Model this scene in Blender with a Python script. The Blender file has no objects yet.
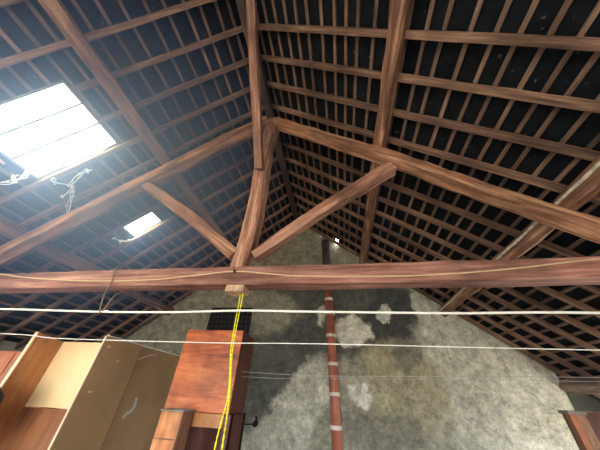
import bpy, bmesh, math, random
from mathutils import Vector, Matrix, noise
random.seed(7)
SC = bpy.context.scene
COL = SC.collection

# ------------------------------------------------------------------ place (metres; camera height = 0, floor at -1.5)
FLOOR = -1.5
HAZE = .46
XR, ZR = -1.2946, 5.2462                  # ridge line
SLOPE = {'L': math.atan(0.8082), 'R': math.atan(0.7721)}
SGN = {'L': -1, 'R': 1}
YB, YG = -4.0, 6.7                        # back wall, gable wall

def PL(s, d, y, n=0.0):
    """point on a roof slope: d metres down from the ridge, n metres above the rafter plane"""
    a, g = SLOPE[s], SGN[s]
    return Vector((XR + g*(d*math.cos(a) + n*math.sin(a)), y, ZR - d*math.sin(a) + n*math.cos(a)))
def NRM(s):
    a, g = SLOPE[s], SGN[s]
    return Vector((g*math.sin(a), 0, math.cos(a)))

# ------------------------------------------------------------------ materials
def nt(name):
    m = bpy.data.materials.new(name); m.use_nodes = True
    t = m.node_tree; b = t.nodes['Principled BSDF']
    return m, t, b
def N(t, kind, **kw):
    n = t.nodes.new(kind)
    for k, v in kw.items():
        if k in n.inputs: n.inputs[k].default_value = v
        else: setattr(n, k, v)
    return n
def lift(c): return tuple(min(250, v*1.14) for v in c)
def lin(c):
    return tuple(((v/255)/12.92 if v/255 <= .04045 else ((v/255+.055)/1.055)**2.4) for v in c) + (1,)
def ramp(t, stops):
    r = N(t, 'ShaderNodeValToRGB'); e = r.color_ramp.elements
    e[0].position, e[0].color = stops[0]; e[1].position, e[1].color = stops[-1]
    for p, c in stops[1:-1]:
        x = e.new(p); x.color = c
    return r
def wood(name, dark, mid, light, grain=(1.0, 16, 16), rough=.75, bump=.5, big=1.3, sat=.88):
    m, t, b = nt(name); L = t.links.new
    tc = N(t, 'ShaderNodeTexCoord'); oi = N(t, 'ShaderNodeObjectInfo')
    off = N(t, 'ShaderNodeVectorMath', operation='SCALE'); off.inputs[0].default_value = (13, 31, 17); L(oi.outputs['Random'], off.inputs['Scale'])
    ad = N(t, 'ShaderNodeVectorMath', operation='ADD'); L(tc.outputs['Object'], ad.inputs[0]); L(off.outputs[0], ad.inputs[1])
    mp = N(t, 'ShaderNodeMapping'); mp.inputs['Scale'].default_value = grain; L(ad.outputs[0], mp.inputs[0])
    n1 = N(t, 'ShaderNodeTexNoise', Scale=1.6, Detail=7.0, Roughness=.62, Distortion=.5); L(mp.outputs[0], n1.inputs['Vector'])
    n2 = N(t, 'ShaderNodeTexNoise', Scale=big, Detail=4.0); L(ad.outputs[0], n2.inputs['Vector'])
    r = ramp(t, [(.3, lin(dark)), (.5, lin(mid)), (.72, lin(light))]); L(n1.outputs[0], r.inputs[0])
    r2 = ramp(t, [(.3, (.44, .42, .41, 1)), (.5, (.86, .85, .84, 1)), (.7, (1.22, 1.2, 1.18, 1))]); L(n2.outputs[0], r2.inputs[0])
    mx = N(t, 'ShaderNodeMix', data_type='RGBA', blend_type='MULTIPLY'); mx.inputs[0].default_value = 1
    L(r.outputs[0], mx.inputs[6]); L(r2.outputs[0], mx.inputs[7])
    hs = N(t, 'ShaderNodeHueSaturation', Saturation=sat); L(mx.outputs[2], hs.inputs['Color'])
    mr = N(t, 'ShaderNodeMapRange'); mr.inputs[3].default_value = .8; mr.inputs[4].default_value = 1.2; L(oi.outputs['Random'], mr.inputs[0]); L(mr.outputs[0], hs.inputs['Value'])
    L(hs.outputs[0], b.inputs['Base Color'])
    bp = N(t, 'ShaderNodeBump', Strength=bump, Distance=.01); L(n1.outputs[0], bp.inputs['Height']); L(bp.outputs[0], b.inputs['Normal'])
    b.inputs['Roughness'].default_value = rough; b.inputs['Specular IOR Level'].default_value = .3
    return m
def plain(name, c, rough=.6, var=.12, scale=9.0, metal=0.0, bump=.15):
    m, t, b = nt(name); L = t.links.new
    tc = N(t, 'ShaderNodeTexCoord')
    n1 = N(t, 'ShaderNodeTexNoise', Scale=scale, Detail=5.0); L(tc.outputs['Object'], n1.inputs['Vector'])
    c = lin(c); lo = tuple(v*(1-var*2) for v in c[:3])+(1,); hi = tuple(min(1, v*(1+var*2)) for v in c[:3])+(1,)
    r = ramp(t, [(.3, lo), (.7, hi)]); L(n1.outputs[0], r.inputs[0]); L(r.outputs[0], b.inputs['Base Color'])
    bp = N(t, 'ShaderNodeBump', Strength=bump, Distance=.004); L(n1.outputs[0], bp.inputs['Height']); L(bp.outputs[0], b.inputs['Normal'])
    b.inputs['Roughness'].default_value = rough; b.inputs['Metallic'].default_value = metal
    return m

M = {}
M['rafter'] = wood('rafter_wood', (76, 52, 40), (116, 84, 63), (160, 122, 93), (.9, 14, 14))
M['batten'] = wood('batten_wood', (78, 58, 46), (114, 87, 68), (150, 119, 95), (1.2, 18, 18))
M['purlin'] = wood('purlin_wood', (76, 48, 34), (130, 86, 60), (190, 146, 108), (.8, 9, 9), bump=.8)
M['beam'] = wood('beam_wood', (98, 58, 48), (148, 96, 80), (194, 144, 124), (.7, 12, 12), bump=.7)
M['strut'] = wood('strut_wood', (98, 60, 44), (154, 104, 80), (206, 160, 130), (.8, 12, 12), bump=.9)
M['principal'] = wood('principal_wood', (84, 52, 36), (146, 96, 64), (212, 160, 114), (.7, 8, 8), bump=.9)
M['old'] = wood('old_grey_wood', (88, 74, 62), (128, 108, 92), (156, 136, 118), (.8, 10, 10))
M['bark'] = plain('peeled_bark', (186, 176, 160), .9, .22, 14)
M['soot_wood'] = wood('sooty_ridge_wood', (44, 34, 30), (70, 52, 44), (98, 76, 64), (.8, 9, 9), bump=.8)  # darker brown wood for the ridge beam
M['ply_dark'] = wood('brown_lower_board', sat=1.0, dark=(96, 58, 36), mid=(122, 76, 46), light=(140, 92, 58), grain=(6, 9, .9), rough=.5, bump=.08)
M['pale_wood'] = wood('pale_end_wood', (150, 110, 80), (190, 150, 115), (215, 180, 145), (9, 9, 3), bump=.5)
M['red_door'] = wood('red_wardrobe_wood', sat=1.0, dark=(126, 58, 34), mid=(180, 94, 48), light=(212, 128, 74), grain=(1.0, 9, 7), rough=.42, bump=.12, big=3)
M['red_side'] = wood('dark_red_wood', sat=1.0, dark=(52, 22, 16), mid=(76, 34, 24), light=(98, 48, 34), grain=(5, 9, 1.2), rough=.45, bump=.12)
M['tan'] = wood('tan_box_wood', sat=1.0, dark=(150, 92, 52), mid=(190, 124, 76), light=(214, 152, 102), grain=(7, 7, 1.2), rough=.6, bump=.25, big=4)
M['brown'] = wood('brown_frame_wood', (84, 54, 36), (120, 80, 54), (150, 106, 76), (7, 7, 1.2), rough=.6, bump=.25)
M['ply'] = wood('orange_brown_board', sat=1.0, dark=(182, 118, 70), mid=(208, 144, 90), light=(224, 168, 114), grain=(6, 9, .9), rough=.5, bump=.08)
M['ply_red'] = wood('reddish_board', sat=1.0, dark=(176, 104, 70), mid=(202, 126, 86), light=(216, 146, 108), grain=(6, 9, .9), rough=.5, bump=.08)
M['taupe'] = plain('taupe_board', (180, 146, 106), .5, .05, 3)
M['taupe2'] = plain('taupe_board_worn', (150, 120, 86), .5, .08, 3)
M['cream'] = plain('cream_board', (226, 196, 148), .55, .04, 4)
M['edge'] = plain('pale_edge_band', (222, 190, 156), .5, .04)
M['pipe'] = plain('red_brown_pipe', (170, 102, 80), .4, .1, 6)
M['soot'] = plain('sooty_pipe', (62, 58, 54), .8, .15, 6)  # dark grey for the upper length of the pipe
M['ring'] = plain('pale_ring', (214, 208, 196), .7, .1)
M['white'] = plain('white_cord', (236, 236, 228), .7, .04)
M['cream_cord'] = plain('cream_cord', (206, 180, 142), .7, .06)
M['thin'] = plain('grey_wire', (150, 150, 146), .5, .06)
M['wire'] = plain('rust_wire', (120, 100, 84), .6, .1)
M['yellow'] = plain('yellow_rope', (236, 220, 30), .6, .2, 60)
M['black'] = plain('black_cloth', (14, 15, 22), .8, .2)
M['mesh'] = plain('dark_screen', (46, 46, 46), .8, .1)
M['hole'] = plain('dark_void', (16, 16, 17), .9, .1)
M['iron'] = plain('black_iron', (22, 20, 20), .6, .1, metal=.4)
M['web'] = plain('dusty_web', (225, 228, 235), .9, .05)
M['grey_end'] = plain('grey_weathered_end', (122, 116, 106), .8, .15)
M['tape'] = plain('clear_tape', (186, 182, 176), .3, .06)
M['leadframe'] = plain('skylight_frame_dust', (120, 116, 110), .8, .15)
M['floor'] = plain('floor_concrete', (104, 96, 84), .85, .12, 2.5)
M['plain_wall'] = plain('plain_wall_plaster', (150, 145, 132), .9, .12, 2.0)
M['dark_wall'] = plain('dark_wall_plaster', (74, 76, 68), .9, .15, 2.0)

def web_mat():
    m, t, b = nt('dusty_web'); L = t.links.new
    tl = N(t, 'ShaderNodeBsdfTranslucent'); tl.inputs[0].default_value = (.95, .96, 1, 1)
    mx = N(t, 'ShaderNodeMixShader'); mx.inputs[0].default_value = .6; b.inputs['Base Color'].default_value = (.9, .92, .95, 1)
    L(b.outputs[0], mx.inputs[1]); L(tl.outputs[0], mx.inputs[2]); L(mx.outputs[0], t.nodes['Material Output'].inputs[0]); return m
M['web'] = web_mat()
def tile_mat():
    m, t, b = nt('dark_roof_tile'); L = t.links.new
    tc = N(t, 'ShaderNodeTexCoord')
    n1 = N(t, 'ShaderNodeTexNoise', Scale=7.0, Detail=6.0); L(tc.outputs['Object'], n1.inputs['Vector'])
    r = ramp(t, [(.3, lin((8, 10, 13))), (.7, lin((21, 24, 28)))]); L(n1.outputs[0], r.inputs[0])
    n2 = N(t, 'ShaderNodeTexNoise', Scale=13.0, Detail=2.0); L(tc.outputs['Object'], n2.inputs['Vector'])
    r2 = ramp(t, [(.70, (0, 0, 0, 1)), (.76, (1, 1, 1, 1))]); L(n2.outputs[0], r2.inputs[0])
    mx = N(t, 'ShaderNodeMix', data_type='RGBA'); L(r2.outputs[0], mx.inputs[0]); L(r.outputs[0], mx.inputs[6]); mx.inputs[7].default_value = lin((84, 88, 92))
    L(mx.outputs[2], b.inputs['Base Color']); b.inputs['Roughness'].default_value = .9; b.inputs['Specular IOR Level'].default_value = .12
    bp = N(t, 'ShaderNodeBump', Strength=.4, Distance=.01); L(n1.outputs[0], bp.inputs['Height']); L(bp.outputs[0], b.inputs['Normal'])
    return m
M['tile'] = tile_mat()

def glass_mat():
    m, t, b = nt('dusty_glass'); t.nodes.remove(b); L = t.links.new
    out = t.nodes['Material Output']
    tr = N(t, 'ShaderNodeBsdfTransparent'); tr.inputs[0].default_value = (.96, .98, 1, 1)
    tl = N(t, 'ShaderNodeBsdfTranslucent'); tl.inputs[0].default_value = (.9, .93, .97, 1)
    mx = N(t, 'ShaderNodeMixShader'); mx.inputs[0].default_value = .12
    L(tr.outputs[0], mx.inputs[1]); L(tl.outputs[0], mx.inputs[2]); L(mx.outputs[0], out.inputs[0])
    return m
M['glass'] = glass_mat()

def gable_mat():
    m, t, b = nt('stained_plaster_wall'); L = t.links.new
    tc = N(t, 'ShaderNodeTexCoord')
    nw = N(t, 'ShaderNodeTexNoise', Scale=1.7, Detail=8.0, Roughness=.65); L(tc.outputs['Object'], nw.inputs['Vector'])
    sb = N(t, 'ShaderNodeVectorMath', operation='SUBTRACT'); L(nw.outputs['Color'], sb.inputs[0]); sb.inputs[1].default_value = (.5, .5, .5)
    sc = N(t, 'ShaderNodeVectorMath', operation='SCALE'); sc.inputs['Scale'].default_value = .8; L(sb.outputs[0], sc.inputs[0])
    wp = N(t, 'ShaderNodeVectorMath', operation='ADD'); L(tc.outputs['Object'], wp.inputs[0]); L(sc.outputs[0], wp.inputs[1])
    fl = N(t, 'ShaderNodeVectorMath', operation='MULTIPLY'); L(wp.outputs[0], fl.inputs[0]); fl.inputs[1].default_value = (1, 0, 1)
    cur = N(t, 'ShaderNodeRGB'); cur.outputs[0].default_value = lin(lift((138, 136, 122))); col = cur.outputs[0]
    # stains, patches of new plaster and a painted brightening: centre x, z, half sizes, turn in degrees, colour, how much, edge softness
    for cx, cz, rx, rz, an, c, amt, soft in [
        (-.08, 2.03, 2.4, 1.2, 0, (74, 75, 71), .95, .25),
        (-1.2, 4.04, 1.9, 1.0, 0, (122, 119, 103), .9, .4),
        (-1.41, .77, 1.15, 1.24, -20, (76, 78, 74), .95, .3),
        (-2.3, 1.97, 1.16, .6, 0, (134, 130, 114), .9, .35),
        (1.44, 1.52, .75, 1.3, 10, (60, 62, 60), .95, .2),
        (3.5, .7, 1.75, 1.75, 0, (162, 161, 147), .95, .18),
        (1.32, .34, .95, .95, 0, (142, 137, 112), .9, .35),
        (2.45, 1.9, .42, 1.0, -8, (168, 168, 156), .95, .2),
        (-.98, -.13, .5, 1.15, 32, (176, 175, 162), .95, .25),
        (-1.73, -.77, .68, .41, 0, (156, 155, 142), .8, .4),
        (.85, -.55, .95, .42, 0, (104, 102, 92), .85, .4),
        (.35, 1.48, .5, .36, 0, (186, 185, 174), .98, .3),
        (1.24, 1.95, .14, .24, 20, (184, 184, 174), .95, .3),
        (.44, .07, .28, .19, 30, (188, 187, 178), .95, .4),
        (3.91, -.13, .8, .9, 0, (172, 171, 158), .7, .4),  # lower right lightened: brighter light there put into the colour
        (-2.4, .5, .6, 1.2, -12, (82, 84, 80), .85, .3),
        (-.42, .07, .16, .24, 0, (196, 194, 182), .9, .5),
        (-.45, 1.85, .14, .26, 0, (190, 188, 176), .9, .5),
        (1.54, .95, .34, .36, 0, (94, 94, 86), .7, .4)]:
        mp = N(t, 'ShaderNodeMapping', vector_type='TEXTURE'); L(fl.outputs[0], mp.inputs[0])
        mp.inputs['Location'].default_value = (cx, 0, cz); mp.inputs['Scale'].default_value = (rx, 1, rz)
        mp.inputs['Rotation'].default_value = (0, math.radians(an), 0)
        ln = N(t, 'ShaderNodeVectorMath', operation='LENGTH'); L(mp.outputs[0], ln.inputs[0])
        mr = N(t, 'ShaderNodeMapRange', interpolation_type='SMOOTHSTEP'); L(ln.outputs['Value'], mr.inputs[0])
        mr.inputs[1].default_value = 1+soft*.55; mr.inputs[2].default_value = 1-soft*.55; mr.inputs[3].default_value = 0; mr.inputs[4].default_value = amt
        mx = N(t, 'ShaderNodeMix', data_type='RGBA'); L(mr.outputs[0], mx.inputs[0]); L(col, mx.inputs[6]); mx.inputs[7].default_value = lin(lift(c)); col = mx.outputs[2]
    # fine cracks in the new plaster
    vo = N(t, 'ShaderNodeTexVoronoi', feature='DISTANCE_TO_EDGE', Scale=.8); L(wp.outputs[0], vo.inputs['Vector'])
    vm = N(t, 'ShaderNodeMapRange'); vm.inputs[1].default_value = .004; vm.inputs[2].default_value = .012; vm.inputs[3].default_value = .35; vm.inputs[4].default_value = 0; L(vo.outputs['Distance'], vm.inputs[0])
    mx = N(t, 'ShaderNodeMix', data_type='RGBA'); L(vm.outputs[0], mx.inputs[0]); L(col, mx.inputs[6]); mx.inputs[7].default_value = lin((84, 82, 74)); col = mx.outputs[2]
    n3 = N(t, 'ShaderNodeTexNoise', Scale=4.5, Detail=12.0, Roughness=.8); L(tc.outputs['Object'], n3.inputs['Vector'])
    r3 = ramp(t, [(.34, (.42, .42, .40, 1)), (.5, (.98, .98, .97, 1)), (.64, (1.5, 1.5, 1.46, 1))]); L(n3.outputs[0], r3.inputs[0])
    mx = N(t, 'ShaderNodeMix', data_type='RGBA', blend_type='MULTIPLY'); mx.inputs[0].default_value = .9; L(col, mx.inputs[6]); L(r3.outputs[0], mx.inputs[7])
    n4 = N(t, 'ShaderNodeTexNoise', Scale=13.0, Detail=12.0, Roughness=.85); L(tc.outputs['Object'], n4.inputs['Vector'])
    r4 = ramp(t, [(.36, (.5, .5, .48, 1)), (.54, (1.1, 1.1, 1.1, 1))]); L(n4.outputs[0], r4.inputs[0])
    m2 = N(t, 'ShaderNodeMix', data_type='RGBA', blend_type='MULTIPLY'); m2.inputs[0].default_value = .7; L(mx.outputs[2], m2.inputs[6]); L(r4.outputs[0], m2.inputs[7])
    L(m2.outputs[2], b.inputs['Base Color']); b.inputs['Roughness'].default_value = .92
    bp = N(t, 'ShaderNodeBump', Strength=.6, Distance=.03); L(n3.outputs[0], bp.inputs['Height']); L(bp.outputs[0], b.inputs['Normal'])
    return m
M['gable'] = gable_mat()

# ------------------------------------------------------------------ helpers
def link(name, me, mat, parent=None, mw=None):
    o = bpy.data.objects.new(name, me); COL.objects.link(o)
    if mat and not me.materials: me.materials.append(mat)
    if mw is not None: o.matrix_world = mw
    if parent is not None:
        o.parent = parent; o.matrix_parent_inverse = parent_inv(parent)
    return o
def parent_inv(p):
    m = p.matrix_basis.copy(); q = p
    while q.parent is not None:
        q = q.parent; m = q.matrix_basis @ m if False else m
    return m.inverted()
def tag(o, label, cat, group=None, kind=None):
    if label: o['label'] = label
    if cat: o['category'] = cat
    if group: o['group'] = group
    if kind: o['kind'] = kind
    return o
def thing(name, loc, label, cat, group=None):
    o = bpy.data.objects.new(name, None); COL.objects.link(o); o.location = loc; o.empty_display_size = .1
    o.matrix_basis = Matrix.Translation(loc)
    return tag(o, label, cat, group)
def from_bm(name, bm, mat, parent=None, mw=None):
    bmesh.ops.recalc_face_normals(bm, faces=bm.faces)
    me = bpy.data.meshes.new(name); bm.to_mesh(me); bm.free()
    return link(name, me, mat, parent, mw)
def box(bm, x0, x1, y0, y1, z0, z1, bev=.004):
    v = [bm.verts.new((x, y, z)) for x in (x0, x1) for y in (y0, y1) for z in (z0, z1)]
    fs = [bm.faces.new([v[i] for i in f]) for f in ((0, 1, 3, 2), (4, 6, 7, 5), (0, 4, 5, 1), (2, 3, 7, 6), (0, 2, 6, 4), (1, 5, 7, 3))]
    if bev:
        es = list({e for f in fs for e in f.edges})
        bmesh.ops.bevel(bm, geom=es, offset=min(bev, .45*min(abs(x1-x0), abs(y1-y0), abs(z1-z0))), segments=1, affect='EDGES')
def boxo(name, b, mat, parent=None, bev=.004):
    bm = bmesh.new(); box(bm, *b, bev); return from_bm(name, bm, mat, parent)
def timber_mesh(name, length, w, h, wob=.006, taper=0.0, seed=0, chamfer=.18, bow=0.0, seg=.16, curve=None):
    """a rough timber along local X, width along local Y, height along local Z"""
    rnd = random.Random(seed); n = max(4, int(length/seg)); bm = bmesh.new(); rings = []
    for i in range(n+1):
        t = i/n; x = (t-.5)*length; k = 1-taper*t
        def nz(a, f=1.5): return noise.noise(Vector((x*f, a*7.3+seed*3.7, seed*1.3)))
        cy = wob*1.2*nz(1, .8) ; cz = wob*1.2*nz(2, .8) + bow*math.sin(math.pi*t)
        if curve: dy, dz, ks = curve(t); cy += dy; cz += dz; k *= ks
        hw, hh = w/2*k, h/2*k; c = chamfer*min(hw, hh)
        pts = [(-hw, -hh+c), (-hw+c, -hh), (hw-c, -hh), (hw, -hh+c), (hw, hh-c), (hw-c, hh), (-hw+c, hh), (-hw, hh-c)]
        rings.append([bm.verts.new((x, cy+py+wob*nz(10+j, 3), cz+pz+wob*nz(20+j, 3))) for j, (py, pz) in enumerate(pts)])
    for a, b in zip(rings, rings[1:]):
        for j in range(8): bm.faces.new((a[j], a[(j+1) % 8], b[(j+1) % 8], b[j]))
    bm.faces.new(rings[0]); bm.faces.new(rings[-1])
    bmesh.ops.recalc_face_normals(bm, faces=bm.faces)
    me = bpy.data.meshes.new(name); bm.to_mesh(me); bm.free()
    return me
def frame_of(p0, p1, up):
    p0, p1 = Vector(p0), Vector(p1); x = (p1-p0).normalized(); u = Vector(up)
    z = (u-x*u.dot(x)).normalized(); y = z.cross(x)
    m = Matrix((x, y, z)).transposed().to_4x4(); m.translation = (p0+p1)/2
    return m
def timber(name, p0, p1, w, h, up, mat, parent=None, **kw):
    me = timber_mesh(name, (Vector(p1)-Vector(p0)).length, w, h, **kw)
    return link(name, me, mat, parent, frame_of(p0, p1, up))
def tube(bm, pts, r, sides=6):
    pts = [Vector(p) for p in pts]; rings = []
    for i, p in enumerate(pts):
        d = (pts[min(i+1, len(pts)-1)]-pts[max(i-1, 0)]).normalized()
        a = d.cross(Vector((0, 0, 1)) if abs(d.z) < .9 else Vector((1, 0, 0))).normalized(); b = d.cross(a)
        rings.append([bm.verts.new(p+a*math.cos(2*math.pi*j/sides)*r+b*math.sin(2*math.pi*j/sides)*r) for j in range(sides)])
    for u, v in zip(rings, rings[1:]):
        for j in range(sides): bm.faces.new((u[j], u[(j+1) % sides], v[(j+1) % sides], v[j]))
    bm.faces.new(rings[0]); bm.faces.new(rings[-1])
def smooth_path(pts, n=6):
    pts = [Vector(p) for p in pts]; out = []
    for i in range(len(pts)-1):
        p0, p1, p2, p3 = pts[max(i-1, 0)], pts[i], pts[i+1], pts[min(i+2, len(pts)-1)]
        for k in range(n):
            t = k/n
            out.append(.5*((2*p1)+(p2-p0)*t+(2*p0-5*p1+4*p2-p3)*t*t+(3*p1-p0-3*p2+p3)*t**3))
    return out+[pts[-1]]
def cord(name, pts, r, mat, label=None, cat=None, parent=None, n=6, group=None, sides=6):
    bm = bmesh.new(); tube(bm, smooth_path(pts, n), r, sides); o = from_bm(name, bm, mat, parent)
    for p in o.data.polygons: p.use_smooth = True
    if label: tag(o, label, cat, group)
    return o
ORD = 'first second third fourth fifth sixth seventh eighth ninth tenth eleventh twelfth thirteenth fourteenth fifteenth sixteenth seventeenth eighteenth nineteenth twentieth'.split()
def ordw(n):
    if n <= 20: return ORD[n-1]
    tens = {2: 'twenty', 3: 'thirty', 4: 'forty'}[n//10]
    return tens+'-'+ORD[n % 10-1] if n % 10 else {3: 'thirtieth', 4: 'fortieth'}[n//10]
def struct(o):
    o['kind'] = 'structure'; return o

# ------------------------------------------------------------------ roof battens and skylight openings
DEND = {'L': 7.45, 'R': 8.75}
BAT = {'R': [.20, .42, .65, .88, 1.10, 1.3176, 1.5766, 1.799, 1.990, 2.170, 2.414, 2.63, 2.839, 3.065, 3.256, 3.513, 3.744, 3.946, 4.166, 4.371, 4.557],
       'L': [.25, .458, .726, .946, 1.231, 1.476, 1.77, 2.03, 2.27]}
rb = random.Random(3)
for s in 'LR':
    while BAT[s][-1] < DEND[s]-.3: BAT[s].append(BAT[s][-1]+.222+rb.uniform(-.015, .015))
RAF = [.974+.4635*k for k in range(-3, 13)]          # rafters, near to far
SKY = [(2.99, 4.27, .86, 1.865), (3.39, 4.05, 3.30, 3.745)]   # d0, d1, y0, y1 on the left slope
HB = .040                                               # underside of the battens above the rafter plane

def tiles(s):
    bm = bmesh.new(); rows = [-.05]+BAT[s]+[DEND[s]]
    # opened cells
    holes = list(SKY) if s == 'L' else []
    if s == 'R': holes.append((1.62, 1.80, 6.50, 6.66)); holes.append((1.00, 1.06, 6.58, 6.64))
    cuts = sorted({r for r in rows} | {h for q in holes for h in q[:2]})
    ys = sorted({YB-.1, YG+.35} | {h for q in holes for h in q[2:]})
    for a, b in zip(cuts, cuts[1:]):
        r0 = max(r for r in rows if r <= a+1e-6); r1 = min(r for r in rows if r >= b-1e-6)
        def nn(d): return .072+.02*(d-r0)/(r1-r0)
        for y0, y1 in zip(ys, ys[1:]):
            if any(a >= q[0]-1e-6 and b <= q[1]+1e-6 and y0 >= q[2]-1e-6 and y1 <= q[3]+1e-6 for q in holes): continue
            lo = [PL(s, a, y0, nn(a)), PL(s, b+.02, y0, nn(b)), PL(s, b+.02, y1, nn(b)), PL(s, a, y1, nn(a))]
            v = [bm.verts.new(p) for p in lo]+[bm.verts.new(p+NRM(s)*.018) for p in lo]
            for f in ((0, 1, 2, 3), (7, 6, 5, 4), (0, 4, 5, 1), (1, 5, 6, 2), (2, 6, 7, 3), (3, 7, 4, 0)): bm.faces.new([v[i] for i in f])
    return from_bm('ceiling_left' if s == 'L' else 'ceiling_right', bm, M['tile'])
for s in 'LR': struct(tiles(s))

bm = bmesh.new(); sec = [PL('L', .42, 0, .098), Vector((XR, 0, ZR+.13)), PL('R', .42, 0, .098), PL('R', .42, 0, .13), Vector((XR, 0, ZR+.26)), PL('L', .42, 0, .13)]
a, b = ([bm.verts.new((p.x, y, p.z)) for p in sec] for y in (YB-.1, YG+.35))
bm.faces.new(a); bm.faces.new(b[::-1])
for i in range(6): bm.faces.new((a[i], a[(i+1) % 6], b[(i+1) % 6], b[i]))
struct(from_bm('ceiling_ridge', bm, M['tile']))  # ridge cap, added to stop daylight leaking in along the ridge
SN = {'L': 'on the roof slope with the skylights', 'R': 'on the roof slope without skylights'}
for s in 'LR':
    meshes = {}
    for i, d in enumerate(BAT[s]):
        spans = [(-1.3, YG-.01)]
        if s == 'L':
            for d0, d1, y0, y1 in SKY:
                if d0-.03 < d < d1+.03:
                    spans = [q for a, b in spans for q in ((a, min(b, y0-.02)), (max(a, y1+.02), b)) if q[1]-q[0] > .1]
        for j, (a, b) in enumerate(spans):
            key = (round(a, 2), round(b, 2), i % 3)
            if key not in meshes: meshes[key] = timber_mesh('roof_batten', b-a, .048, .026, wob=.004, seed=i % 3+11, seg=.3)
            o = link('roof_batten', meshes[key], M['batten'], None, frame_of(PL(s, d, a, HB+.014), PL(s, d, b, HB+.014), NRM(s)))
            lab = f'thin brown tile batten {SN[s]}, {ordw(i+1)} down from the ridge'
            if len(spans) > 1:
                lab = f'cut batten {SN[s]}, {ordw(i+1)} below ridge, '
                if len(spans) == 2: lab = f'cut batten {SN[s]}, {ordw(i+1)} below ridge, ' + ('near piece' if j == 0 else 'far piece')
                if len(spans) == 3: lab = f'cut batten {SN[s]}, {ordw(i+1)} below ridge, ' + ('before large skylight', 'between the two skylights', 'beyond small skylight')[j]
            tag(o, lab, 'batten', 'roof battens '+SN[s])
    for k, y in enumerate(RAF):
        spans = [(.10, DEND[s]-.05)]
        if s == 'L' and y < 1.5 and y > .8: spans = [(.10, 2.95), (4.33, DEND[s]-.05)]
        for j, (a, b) in enumerate(spans):
            key = (round(a, 2), round(b, 2), k % 4, 'r')
            if key not in meshes: meshes[key] = timber_mesh('roof_rafter', b-a, .074, .085, wob=.007, seed=k % 4+31, seg=.25)
            o = link('roof_rafter', meshes[key], M['rafter'], None, frame_of(PL(s, a, y, -.005), PL(s, b, y, -.005), NRM(s)))
            side = f'{ordw(4-k)} before the truss' if k < 4 else f'{ordw(k-3)} beyond the truss'
            lab = f'rough brown rafter {SN[s]}, {side}' if len(spans) == 1 else f'cut rafter {SN[s]}, {side}'
            if len(spans) > 1: lab += ', above large skylight' if j == 0 else ', below large skylight'
            tag(o, lab, 'rafter', 'rafters '+SN[s])

# ridge beam, purlins, eave plates
tag(timber('ridge_beam', (XR+.04, -3.9, 4.98), (XR+.04, YG-.01, 4.98),   .15, .2, (0, 0, 1), M['soot_wood'], wob=.012, seed=2), 'dark timber ridge beam running along the top of the roof to the concrete gable', 'beam')
PN = -.048-.085
def purlin(s, d, w, seed, label, h=.165, mat='purlin', y0=-3.9, chamfer=.3):
    return tag(timber('roof_purlin', PL(s, d, y0, PN), PL(s, d, YG-.01, PN), w, h, NRM(s), M[mat], wob=.02, seed=seed, chamfer=chamfer), label, 'purlin', 'roof purlins')
purlin('R', 2.787, .18, 5, 'thick waney purlin under upper rafters, on the roof slope without skylights')
P2=purlin('R', 5.187, .20, 6, 'pale-edged thick purlin under lower rafters, on the roof slope without skylights')
purlin('L', 2.50, .20, 7, 'thick purlin just above the large skylight, under the hazy rafters')
purlin('L', 5.05, .20, 8, 'thick dim purlin below both skylights, near the low eave')
bark = timber('peeled_edge', PL('R', 5.095, .2, -.208), PL('R', 5.095, YG-.02, -.208), .03, .05, NRM('R'), M['bark'], P2, wob=.012, seed=44, chamfer=.3, seg=.1)
bark['label'] = 'pale grey peeled edge'
tag(timber('eave_plate', PL('R', 7.665, -3.9, -.15), PL('R', 7.665, YG-.01, -.15), .23, .2, NRM('R'), M['old'], wob=.012, seed=9, chamfer=.25), 'heavy grey-brown eave timber ending beside the corner of the concrete gable wall', 'beam')

# ------------------------------------------------------------------ king post truss
TR = thing('roof_truss', (XR, 2.6, 1.06), 'red-brown king post truss spanning the roof, with tie beam, struts and crooked post', 'roof truss')
timber('tie_beam', (-6.2, 2.6, 1.165), (5.0, 2.6, 1.195), .21, .235, (0, 0, 1), M['beam'], TR, wob=.010, seed=20, chamfer=.12)
def kp_curve(t):           # a natural, slightly crooked trunk
    return (.025*math.sin(3.4*t*math.pi)*(1-t), 0.0, 1.0+.06*math.sin(7*t))
timber('king_post', (-1.225, 2.6, 1.285), (-1.20, 2.6, 4.88), .22, .24, (0, -1, 0), M['strut'], TR, wob=.022, seed=21, chamfer=.3, curve=lambda t: (-.03*math.sin(2.2*math.pi*t), 0, 1+.15*t))
def vert_off(s, x, dz): return ZR-math.tan(SLOPE[s])*abs(x-XR)+dz
for s, x0, x1 in (('L', -1.33, -6.0), ('R', -1.07, 4.95)):
    timber('principal_rafter', (x0, 2.51, vert_off(s, x0, -.375)), (x1, 2.51, vert_off(s, x1, -.375)), .22, .175, NRM(s), M['principal'], TR, wob=.025, seed=22 if s == 'L' else 23, chamfer=.3)
timber('strut', (-1.06, 2.58, 1.465), (.97, 2.58, 2.99), .19, .185, (0, 0, 1), M['strut'], TR, wob=.022, seed=24, chamfer=.22, bow=.04, curve=lambda t: (0, 0, .74+.3*t))
timber('strut', (-1.32, 2.58, 1.50), (-3.44, 2.58, 3.06), .19, .16, (0, 0, 1), M['strut'], TR, wob=.016, seed=25, chamfer=.22, bow=.03)
bm = bmesh.new(); box(bm, -1.325, -1.09, 2.50, 2.69, .975, 1.062, .012); from_bm('post_tenon', bm, M['pale_wood'], TR)
tag(timber('ridge_brace', (-1.20, 2.41, 3.09), (-1.07, .60, 4.88), .14, .12, (0, -1, 0), M['strut'], wob=.010, seed=26, chamfer=.15), 'straight sawn brace rising from the crooked king post to the ridge beam', 'brace')

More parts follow.
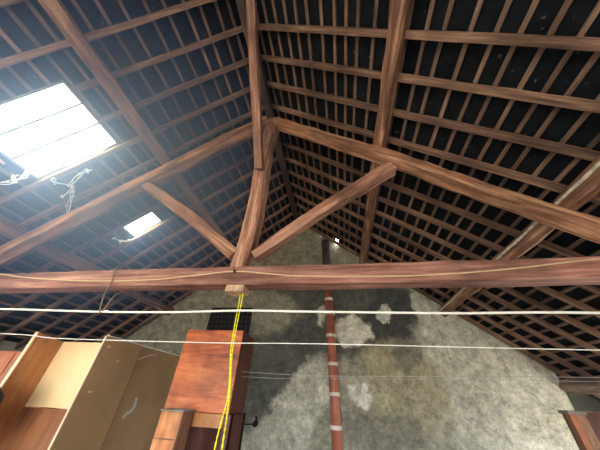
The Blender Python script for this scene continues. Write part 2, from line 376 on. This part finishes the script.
# ------------------------------------------------------------------ skylights
for i, (d0, d1, y0, y1) in enumerate(SKY):
    W = bpy.data.objects.new('window_%d' % (i+1), None); COL.objects.link(W); W['kind'] = 'structure'
    W.matrix_basis = Matrix.Translation(PL('L', (d0+d1)/2, (y0+y1)/2, .08))
    def slab(name, da, db, ya, yb, na, nb, mat):
        bm = bmesh.new(); lo = [PL('L', d, y, na) for d, y in ((da, ya), (db, ya), (db, yb), (da, yb))]
        v = [bm.verts.new(p) for p in lo]+[bm.verts.new(p+NRM('L')*(nb-na)) for p in lo]
        for f in ((0, 1, 2, 3), (7, 6, 5, 4), (0, 4, 5, 1), (1, 5, 6, 2), (2, 6, 7, 3), (3, 7, 4, 0)): bm.faces.new([v[k] for k in f])
        return from_bm(name, bm, mat, W)
    ycuts = [y0, 1.17, 1.485, y1] if i == 0 else [y0, y1]
    for a, b in zip(ycuts, ycuts[1:]): slab('glass_pane', d0, d1, a+.006, b-.006, .088, .092, M['glass'])
    for y in ycuts[1:-1]: slab('glazing_bar', d0, d1, y-.016, y+.016, .082, .1, M['leadframe'])
    fw = .022
    for q in ((d0-.01, d0+fw, y0, y1), (d1-fw, d1+.01, y0, y1), (d0, d1, y0-.01, y0+fw), (d0, d1, y1-fw, y1+.01)):
        slab('window_frame', *q, .066, .1, M['leadframe'])
def web(name, strands, label, seed):
    bm = bmesh.new(); r = random.Random(seed)
    for pts in strands:
        for k in range(3):
            tube(bm, smooth_path([Vector(p)+Vector((r.uniform(-.03, .03), r.uniform(-.03, .03), r.uniform(-.03, .03))) for p in pts], 4), r.uniform(.004, .009), 4)
        for p in pts:
            for _ in range(r.randint(1, 3)):
                bmesh.ops.create_icosphere(bm, subdivisions=1, radius=r.uniform(.008, .026), matrix=Matrix.Translation(Vector(p)+Vector((r.uniform(-.03, .03), r.uniform(-.03, .03), r.uniform(-.03, .03)))))
    return tag(from_bm(name, bm, M['web']), label, 'cobweb')
web('cobweb', [[(-4.42, 1.9, 2.64), (-4.42, 1.97, 2.62), (-4.35, 2.1, 2.68), (-4.37, 2.18, 2.66), (-4.44, 2.28, 2.61), (-4.57, 2.38, 2.5), (-4.72, 2.56, 2.38)],
               [(-4.35, 2.1, 2.68), (-4.2, 2.02, 2.8), (-4.05, 2.0, 2.92)], [(-4.37, 2.18, 2.66), (-4.5, 2.2, 2.55)]], 'dusty cobweb trailing from the low corner of the large skylight to the truss', 4)
web('cobweb', [[(-4.85, 1.62, 2.3), (-4.75, 1.69, 2.36), (-4.6, 1.7, 2.47), (-4.5, 1.66, 2.56), (-4.45, 1.64, 2.62)], [(-4.7, 1.7, 2.41), (-4.62, 1.62, 2.45)]], 'wispy white cobweb beside the large skylight at its outer lower edge', 5)
web('cobweb', [[(-4.60, 3.42, 2.52), (-4.57, 3.58, 2.53), (-4.46, 3.64, 2.60), (-4.33, 3.66, 2.70), (-4.2, 3.68, 2.8)]], 'small dusty cobweb under the lower edge of the small skylight', 6)
web('cobweb', [[(-4.25, 1.80, 2.86), (-4.15, 1.82, 2.95), (-4.0, 1.80, 3.08), (-3.9, 1.82, 3.15), (-3.75, 1.80, 3.28)]], 'dusty cobweb tufts clinging along the lit rafter edge under the large skylight', 8)

# ------------------------------------------------------------------ walls, floor
def wall_poly(name, pts, y0, y1, mat):
    bm = bmesh.new(); a = [bm.verts.new((x, y0, z)) for x, z in pts]; b = [bm.verts.new((x, y1, z)) for x, z in pts]; n = len(pts)
    bm.faces.new(a); bm.faces.new(b[::-1])
    for i in range(n): bm.faces.new((a[i], a[(i+1) % n], b[(i+1) % n], b[i]))
    return struct(from_bm(name, bm, mat))
def under(x, n=.06):
    s = 'L' if x < XR else 'R'; a = SLOPE[s]
    return ZR-math.tan(a)*abs(x-XR)+n/math.cos(a)
XL, XRW = -7.0, 5.45
wall_poly('wall_gable', [(XL, FLOOR), (4.62, FLOOR), (4.62, under(4.62)), (3, under(3)), (1, under(1)), (XR, under(XR)), (-3, under(-3)), (-5, under(-5)), (XL, under(XL))], YG, YG+.3, M['gable'])
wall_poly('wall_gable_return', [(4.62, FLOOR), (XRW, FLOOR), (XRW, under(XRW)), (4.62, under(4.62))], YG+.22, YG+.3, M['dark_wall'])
VY0, VY1, VZ0, VZ1 = -3.0, 1.6, -1.2, .35      # wide side opening behind the camera, added unseen to let daylight in
bm = bmesh.new()
for q in ((YB, VY0, FLOOR, under(XL)-.02), (VY1, YG+.3, FLOOR, under(XL)-.02), (VY0, VY1, FLOOR, VZ0), (VY0, VY1, VZ1, under(XL)-.02)): box(bm, XL-.2, XL, *q, 0)
struct(from_bm('wall_left', bm, M['plain_wall']))
WY0, WY1, WZ0, WZ1 = 2.0, 6.4, -1.40, -.22     # long unseen opening low under the eave, added to brighten the gable
bm = bmesh.new()
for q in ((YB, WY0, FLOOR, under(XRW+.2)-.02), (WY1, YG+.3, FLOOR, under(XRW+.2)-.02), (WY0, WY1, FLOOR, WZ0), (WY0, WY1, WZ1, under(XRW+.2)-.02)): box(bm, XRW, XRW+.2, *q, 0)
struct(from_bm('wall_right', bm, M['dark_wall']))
bm = bmesh.new(); box(bm, XL-.2, XRW+.2, YB-.2, YG+.3, FLOOR-.1, FLOOR, 0); struct(from_bm('floor', bm, M['floor']))
# back wall (behind the camera) with an added, unseen doorway that lets daylight in
OX0, OX1, OZ = -5.2, 2.5, 1.0
wall_poly('wall_back', [(XL, FLOOR), (OX0, FLOOR), (OX0, OZ), (OX1, OZ), (OX1, FLOOR), (XRW, FLOOR), (XRW, under(XRW)), (XR, under(XR)), (XL, under(XL))], YB-.2, YB, M['plain_wall'])

# ------------------------------------------------------------------ pipe on the gable wall
PP = thing('drain_pipe', (-.25, 6.56, FLOOR), 'red-brown vertical pipe with pale collars on the stained concrete wall', 'pipe')
bm = bmesh.new(); tube(bm, [(-.13, 6.53, FLOOR), (-.17, 6.53, 0), (-.25, 6.53, 2.75)], .112, 20); o = from_bm('pipe', bm, M['pipe'], PP)
for p in o.data.polygons: p.use_smooth = len(p.vertices) == 4
bm = bmesh.new(); tube(bm, [(-.25, 6.53, 2.75), (-.30, 6.53, 4.25)], .118, 20); o = from_bm('upper_pipe', bm, M['soot'], PP); o['label'] = 'sooty dark upper length of the pipe'
for p in o.data.polygons: p.use_smooth = len(p.vertices) == 4
for z, r in ((2.26, .122), (1.877, .14), (1.322, .13), (.695, .132), (.104, .138), (-.465, .136)):
    x = -.25+.08*max(0, min(1, (2.75-z)/2.75))
    bm = bmesh.new(); tube(bm, [(x, 6.53, z-.035), (x, 6.53, z+.035)], r, 20); o = from_bm('pipe_collar', bm, M['ring'], PP)

# vent screen on the gable
VT = thing('vent_screen', (-3.15, YG-.01, .9), 'dark square wire screen over an opening high on the concrete gable wall', 'vent')
boxo('opening_panel', (-3.78, -2.5, YG-.012, YG-.002, .9, 2.08), M['hole'], VT, 0)
bm = bmesh.new()
for i in range(11):
    x = -3.78+i*.128; box(bm, x-.011, x+.011, YG-.034, YG-.014, .9, 2.08, 0)
for i in range(10):
    z = .9+i*.131; box(bm, -3.78, -2.5, YG-.03, YG-.018, z-.011, z+.011, 0)
from_bm('wire_grid', bm, M['mesh'], VT)
# iron wall hook
HK = thing('wall_hook', (-1.98, YG-.01, -.51), 'small black iron hook fixed low on the concrete wall behind the wardrobe', 'hook')
bm = bmesh.new(); tube(bm, [(-2.55, 6.60, -.545), (-1.98, 6.60, -.515)], .012); tube(bm, smooth_path([(-1.98, 6.60, -.56), (-1.96, 6.58, -.50), (-1.95, 6.60, -.42), (-1.97, 6.62, -.38)]), .022); from_bm('hook_rod', bm, M['iron'], HK)
bm = bmesh.new(); bmesh.ops.create_cone(bm, cap_ends=True, segments=14, radius1=.06, radius2=.05, depth=.09, matrix=Matrix.Translation((-1.98, 6.65, -.51)) @ Matrix.Rotation(math.pi/2, 4, 'X')); from_bm('wall_rose', bm, M['iron'], HK)

# ------------------------------------------------------------------ cords, wires, rope
WL = cord('clothes_line', [(-6.6, 2.3, .70), (-5, 2.3, .705), (-4.08, 2.3, .703), (-3.2, 2.3, .685), (-2.515, 2.3, .672), (-1.7, 2.3, .672), (-1.0, 2.3, .69), (-.37, 2.3, .682), (1.0, 2.3, .67), (2.15, 2.3, .676), (4.6, 2.3, .60)], .011, M['white'], 'thick white cord stretched right across under the tie beam', 'cord')
bm = bmesh.new(); bmesh.ops.create_icosphere(bm, subdivisions=2, radius=.02, matrix=Matrix.Translation((-2.56, 2.295, .675)) @ Matrix.Diagonal((1.7, .8, .8, 1))); from_bm('knot', bm, M['white'], WL)
cord('clothes_line', [(-6.8, 2.32, .45), (-3.79, 2.32, .433), (-3.1, 2.32, .40), (-2.375, 2.32, .392), (-1.2, 2.32, .39), (-.08, 2.32, .402), (2, 2.32, .402), (4.6, 2.32, .43)], .004, M['white'], 'thin white cord stretched level with the top of the red wardrobe', 'cord')
cord('line_wire', [(-1.155, 3.1, .22), (-.6, 2.8, .19), (-.10, 2.62, .18), (1.9, 2.5, .235), (4.6, 2.5, .30)], .002, M['thin'], 'fine grey wire from the red cabinet side, upper of the pair crossing the pipe', 'wire')
cord('line_wire', [(-1.155, 3.1, .17), (-.6, 2.85, .155), (-.09, 2.66, .165), (1.9, 2.55, .21), (4.6, 2.55, .28)], .0016, M['thin'], 'finest grey wire from the red cabinet side, lower of the pair crossing the pipe', 'wire')
cord('loose_cord', [(-2.83, 2.72, .512), (-2.80, 2.95, .508), (-2.795, 3.3, .50), (-2.81, 3.7, .502), (-2.80, 4.2, .50), (-2.82, 4.44, .50)], .006, M['white'], 'loose white cord lying along the top edge of the taupe cupboards', 'cord')
BY = 2.482
cord('electric_cable', [(x, BY, z) for x, z in ((-5.9, 1.30), (-4.933, 1.27), (-4.514, 1.214), (-3.438, 1.134), (-2.375, 1.129), (-1.696, 1.184), (-1.238, 1.221), (-.784, 1.177), (-.417, 1.143), (.483, 1.118), (1.205, 1.132), (1.895, 1.184), (2.653, 1.263), (3.5, 1.28))], .009, M['cream_cord'], 'cream cable sagging along the face of the red-brown tie beam', 'cable')
bm = bmesh.new(); tube(bm, [(-1.238, 2.45, 1.222), (-1.238, 2.52, 1.222)], .014, 8); tag(from_bm('iron_nail', bm, M['iron']), 'dark nail holding the cable on the tie beam below the king post', 'nail')
cord('tie_wire', [(-2.95, 2.62, 1.32), (-2.95, 2.462, 1.30), (-2.90, 2.458, 1.10), (-2.86, 2.42, .93), (-2.66, 2.30, .695), (-2.62, 2.305, .68), (-2.70, 2.42, .90), (-2.74, 2.60, 1.04)], .008, M['wire'], 'rusty looped wire hanging from the tie beam to the thick white cord', 'wire', n=4)
YR = thing('yellow_rope', (-1.1, 2.6, 1.05), 'bright yellow twisted rope hanging doubled from the tie beam beside the wardrobe', 'rope')
def twist(pts, r, name):
    P = smooth_path(pts, 40); bm = bmesh.new()
    for ph in (0, math.pi):
        tube(bm, [p+Vector((math.cos(i*.8+ph), math.sin(i*.8+ph), 0))*r*.55 for i, p in enumerate(P)], r*.72, 5)
    o = from_bm(name, bm, M['yellow'], YR)
twist([(-1.165, 2.6, 1.05), (-1.155, 2.6, .9), (-1.135, 2.59, .4), (-1.075, 2.6, 0), (-1.105, 2.6, -.4), (-1.12, 2.6, -1.46)], .006, 'rope_strand')
twist([(-1.125, 2.58, 1.05), (-1.115, 2.58, .9), (-1.11, 2.575, .4), (-1.052, 2.575, 0), (-1.03, 2.58, -.4), (-1.01, 2.58, -1.46)], .006, 'rope_strand')

# ------------------------------------------------------------------ cupboards
C1 = thing('open_cupboard', (-3.2, 2.9, FLOOR), 'tall open-fronted cupboard with cream back and taupe side, no top', 'cupboard')
TOP = .50
boxo('side_panel', (-2.83, -2.81, 2.70, 3.34, FLOOR+.001, TOP), M['taupe'], C1, .002)['label'] = 'taupe outer side panel'
SP1 = [o for o in COL.objects if o.name.startswith('side_panel')][-1]
boxo('edge_band', (-2.831, -2.809, 2.688, 2.70, FLOOR+.001, TOP), M['edge'], SP1, .001)
bm = bmesh.new()
v = [bm.verts.new(p) for p in [(x, y, z) for x in (-3.66, -3.62) for y, z in ((2.54, FLOOR+.001), (2.88, FLOOR+.001), (2.88, .455), (2.54, .50))]]
for f in ((0, 1, 2, 3), (7, 6, 5, 4), (0, 4, 5, 1), (1, 5, 6, 2), (2, 6, 7, 3), (3, 7, 4, 0)): bm.faces.new([v[i] for i in f])
IP = from_bm('inner_side_panel', bm, M['ply'], C1); IP['label'] = 'orange-brown inner side panel'
boxo('edge_band', (-3.661, -3.619, 2.53, 2.54, FLOOR+.001, TOP), M['edge'], IP, .001)
boxo('back_panel', (-3.618, -2.832, 2.88, 2.90, -.215, .455), M['cream'], C1, .002)['label'] = 'cream upper back panel'
boxo('lower_back_panel', (-3.618, -2.832, 2.865, 2.90, FLOOR+.001, -.222), M['ply_dark'], C1, .002)['label'] = 'brown lower back panel'
boxo('rear_panel', (-3.66, -2.832, 3.32, 3.34, FLOOR+.001, .45), M['taupe'], C1, .002)
for px, py, pz in ((-2.808, 2.80, .40), (-2.808, 3.02, .27), (-2.808, 2.83, -.05)):
    bm = bmesh.new(); bmesh.ops.create_icosphere(bm, subdivisions=2, radius=.02, matrix=Matrix.Translation((px, py, pz)) @ Matrix.Diagonal((.3, 1.5, .6, 1))); from_bm('screw_cap', bm, M['edge'], SP1)  # pale scuffs, slightly raised on the side panel
C2 = thing('taupe_cupboard', (-3.2, 3.9, FLOOR), 'worn taupe cupboard with a scrap of tape, behind the open cupboard', 'cupboard')
SP2 = boxo('side_panel', (-2.835, -2.815, 3.355, 4.5, FLOOR+.001, .493), M['taupe2'], C2, .003)
boxo('cupboard_body', (-3.66, -2.836, 3.36, 4.5, FLOOR+.001, .485), M['taupe2'], C2, .003)
bm = bmesh.new()
def strip(bm, pts, w, x):
    q = [Vector(p) for p in pts]; L_ = []
    for i, p in enumerate(q):
        d = (q[min(i+1, len(q)-1)]-q[max(i-1, 0)]).normalized(); nn_ = Vector((-d.y, d.x))*w/2
        L_.append([bm.verts.new((x+dx, *(p+sg*nn_))) for sg in (1, -1) for dx in (0, .003)])
    for a, b in zip(L_, L_[1:]):
        for i, j in ((0, 1), (1, 3), (3, 2), (2, 0)): bm.faces.new((a[i], a[j], b[j], b[i]))
    bm.faces.new([L_[0][i] for i in (0, 1, 3, 2)]); bm.faces.new([L_[-1][i] for i in (0, 1, 3, 2)])
strip(bm, [(3.62, -.10), (3.64, -.19), (3.61, -.24), (3.54, -.27), (3.50, -.31)], .045, -2.815); from_bm('tape_scrap', bm, M['tape'], SP2)  # tape scrap, its white glare put into the pale colour
bm = bmesh.new(); strip(bm, [(3.36, .33), (3.52, .40), (3.68, .44)], .014, -2.815); from_bm('chalk_mark', bm, M['tape'], SP2)
C3 = thing('reddish_cupboard', (-4.7, 3.4, FLOOR), 'low reddish-brown cupboard front behind the open cupboard at the frame edge', 'cupboard')
boxo('cupboard_body', (-5.7, -3.75, 3.22, 3.75, FLOOR+.001, .365), M['ply_red'], C3)
boxo('cupboard_door', (-5.68, -4.74, 3.20, 3.22, FLOOR+.08, .345), M['ply_red'], C3); boxo('cupboard_door', (-4.72, -3.77, 3.20, 3.22, FLOOR+.08, .345), M['ply_red'], C3)

# black bundle on a stool (far edge of the frame)
ST = thing('wooden_stool', (-3.52, 2.28, FLOOR), 'plain brown stool under the black bundle, beside the open cupboard', 'stool')
boxo('seat', (-3.72, -3.30, 2.08, 2.48, -.375, -.335), M['brown'], ST)
for x in (-3.69, -3.37):
    for y in (2.11, 2.41): boxo('leg', (x, x+.04, y, y+.04, FLOOR+.001, -.375), M['brown'], ST)
bm = bmesh.new(); bmesh.ops.create_icosphere(bm, subdivisions=4, radius=1, matrix=Matrix.Translation((-3.50, 2.28, -.17)) @ Matrix.Diagonal((.215, .19, .175, 1)))
for v in bm.verts:
    k = noise.noise(v.co*6)*.02+noise.noise(v.co*14)*.008; v.co += v.normal*k; v.co.z = max(v.co.z, -.333)
o = tag(from_bm('cloth_bundle', bm, M['black']), 'rounded black cloth bundle at the frame edge before the open cupboard', 'bundle')
for p in o.data.polygons: p.use_smooth = True

# ------------------------------------------------------------------ red wardrobe on its stand, tan box
WD = thing('red_wardrobe', (-1.57, 3.24, -.17), 'glossy red-brown wooden cabinet raised on the dark open stand', 'cabinet')
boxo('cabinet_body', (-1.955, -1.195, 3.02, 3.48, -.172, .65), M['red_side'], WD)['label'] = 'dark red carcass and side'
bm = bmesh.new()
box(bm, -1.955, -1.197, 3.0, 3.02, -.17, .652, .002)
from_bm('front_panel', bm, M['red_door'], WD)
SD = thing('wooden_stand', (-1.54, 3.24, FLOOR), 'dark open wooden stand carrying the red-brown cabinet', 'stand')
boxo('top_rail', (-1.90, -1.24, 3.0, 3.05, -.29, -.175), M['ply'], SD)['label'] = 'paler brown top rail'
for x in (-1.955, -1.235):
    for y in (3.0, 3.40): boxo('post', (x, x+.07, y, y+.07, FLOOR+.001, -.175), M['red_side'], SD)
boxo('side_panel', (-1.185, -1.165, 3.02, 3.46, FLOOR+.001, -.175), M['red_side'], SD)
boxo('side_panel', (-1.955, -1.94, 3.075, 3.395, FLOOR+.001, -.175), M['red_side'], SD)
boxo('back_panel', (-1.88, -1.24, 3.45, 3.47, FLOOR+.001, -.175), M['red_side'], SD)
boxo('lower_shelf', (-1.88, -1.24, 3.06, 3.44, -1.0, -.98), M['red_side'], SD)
TB = thing('tan_box', (-1.68, 2.84, FLOOR), 'upright narrow tan wooden box in front of the dark stand', 'box')
FB = boxo('front_board', (-1.80, -1.585, 2.74, 2.76, FLOOR+.001, -.165), M['tan'], TB)
boxo('side_board', (-1.585, -1.565, 2.74, 2.96, FLOOR+.001, -.165), M['brown'], TB); boxo('side_board', (-1.80, -1.782, 2.761, 2.96, FLOOR+.001, -.165), M['brown'], TB)
boxo('back_board', (-1.781, -1.586, 2.94, 2.96, FLOOR+.001, -.165), M['brown'], TB)
bm = bmesh.new()
for q in ((-1.81, -1.56, 2.73, 2.75), (-1.81, -1.56, 2.95, 2.97), (-1.81, -1.79, 2.75, 2.95), (-1.58, -1.56, 2.75, 2.95)): box(bm, *q, -.165, -.15, .002)
from_bm('top_rim', bm, M['grey_end'], TB)
boxo('middle_strip', (-1.80, -1.585, 2.733, 2.741, -.372, -.362), M['brown'], FB, .001)

# cupboard at the other frame edge
RC = thing('timber_screen', (3.9, 5.2, FLOOR), 'brown wooden screen with grey-topped post standing before the gable corner', 'screen')
CP = boxo('corner_post', (3.33, 3.54, 4.98, 5.13, FLOOR+.001, -.01), M['brown'], RC, .006)
boxo('corner_trim', (3.315, 3.39, 4.955, 4.98, FLOOR+.001, -.01), M['ply_red'], CP, .006)
boxo('post_cap', (3.30, 3.545, 4.94, 5.14, -.01, .035), M['grey_end'], CP, .005)
boxo('front_panel', (3.54, 4.4, 5.08, 5.10, FLOOR+.001, .02), M['red_side'], RC)
boxo('top_board', (3.54, 4.4, 5.06, 5.16, .021, .04), M['brown'], RC)

# ------------------------------------------------------------------ daylight
W = bpy.data.worlds.new('overcast_day'); SC.world = W; W.use_nodes = True
t = W.node_tree; bg = t.nodes['Background']
tc = N(t, 'ShaderNodeTexCoord'); sp = N(t, 'ShaderNodeSeparateXYZ'); t.links.new(tc.outputs['Generated'], sp.inputs[0])
r = ramp(t, [(.47, (.22, .2, .17, 1)), (.53, (.40, .42, .44, 1)), (1.0, (.9, .96, 1.0, 1))])
mr = N(t, 'ShaderNodeMapRange'); mr.inputs[1].default_value = -1; mr.inputs[2].default_value = 1; t.links.new(sp.outputs[2], mr.inputs[0])
t.links.new(mr.outputs[0], r.inputs[0]); t.links.new(r.outputs[0], bg.inputs[0]); bg.inputs[1].default_value = 30.0
def portal(name, loc, rot, sx, sy):
    L_ = bpy.data.lights.new(name, 'AREA'); L_.shape = 'RECTANGLE'; L_.size = sx; L_.size_y = sy; L_.cycles.is_portal = True
    o = bpy.data.objects.new(name, L_); COL.objects.link(o); o.location = loc; o.rotation_euler = rot
    return o
portal('doorway_portal', ((OX0+OX1)/2, YB-.21, (FLOOR+OZ)/2), (math.pi/2, 0, 0), OX1-OX0, OZ-FLOOR)
portal('side_portal', (XL-.21, (VY0+VY1)/2, (VZ0+VZ1)/2), (0, -math.pi/2, 0), VZ1-VZ0, VY1-VY0)
portal('eave_portal', (XRW+.21, (WY0+WY1)/2, (WZ0+WZ1)/2), (0, math.pi/2, 0), WZ1-WZ0, WY1-WY0)
for i, (d0, d1, y0, y1) in enumerate(SKY):
    p = portal('skylight_portal', PL('L', (d0+d1)/2, (y0+y1)/2, .13), (0, 0, 0), y1-y0, d1-d0)
    z = NRM('L'); x = Vector((0, 1, 0)); y = z.cross(x); m = Matrix((x, y, z)).transposed().to_4x4(); m.translation = p.location; p.matrix_world = m

# haze filling the loft; skylight glow shaped into its density and blue colour
bm = bmesh.new(); box(bm, XL-.6, XRW+.6, YB-.6, YG+.8, FLOOR-.3, 6.2, 0)
hm = bpy.data.materials.new('dusty_air'); hm.use_nodes = True; t = hm.node_tree; t.nodes.remove(t.nodes['Principled BSDF'])
vs = N(t, 'ShaderNodeVolumeScatter'); vs.inputs['Color'].default_value = (.32, .50, 1.0, 1); vs.inputs['Anisotropy'].default_value = .2
tc = N(t, 'ShaderNodeTexCoord'); sb = N(t, 'ShaderNodeVectorMath', operation='DISTANCE'); t.links.new(tc.outputs['Object'], sb.inputs[0]); sb.inputs[1].default_value = (-3.3, 1.95, 3.0)
mr = N(t, 'ShaderNodeMapRange', interpolation_type='SMOOTHSTEP'); t.links.new(sb.outputs['Value'], mr.inputs[0])
mr.inputs[1].default_value = .2; mr.inputs[2].default_value = 2.9; mr.inputs[3].default_value = HAZE; mr.inputs[4].default_value = HAZE*.003
t.links.new(mr.outputs[0], vs.inputs['Density']); t.links.new(vs.outputs[0], t.nodes['Material Output'].inputs['Volume'])
hz = from_bm('dust_haze', bm, hm); hz['kind'] = 'stuff'; hz['label'] = 'bluish dusty haze hanging in the air below the skylights'; hz['category'] = 'haze'

# ------------------------------------------------------------------ camera
cam = bpy.data.cameras.new('camera'); co = bpy.data.objects.new('camera', cam); COL.objects.link(co); SC.camera = co
ri, up, fwd = Vector((.98839, .145013, .045355)), Vector((.051302, -.599485, .79874)), Vector((-.143018, .78714, .599964))
co.matrix_world = Matrix((ri, up, -fwd)).transposed().to_4x4()
cam.sensor_width = 36; cam.lens = 230.428/600*36; cam.clip_start = .02

SC.view_settings.view_transform = 'Standard'; SC.view_settings.look = 'None'; SC.view_settings.gamma = 1; SC.view_settings.use_curve_mapping = False
SC.view_settings.exposure = 0.42
SC.cycles.use_denoising = True; SC.cycles.max_bounces = 8; SC.cycles.diffuse_bounces = 5; SC.cycles.transparent_max_bounces = 12
SC.cycles.sample_clamp_indirect = 6
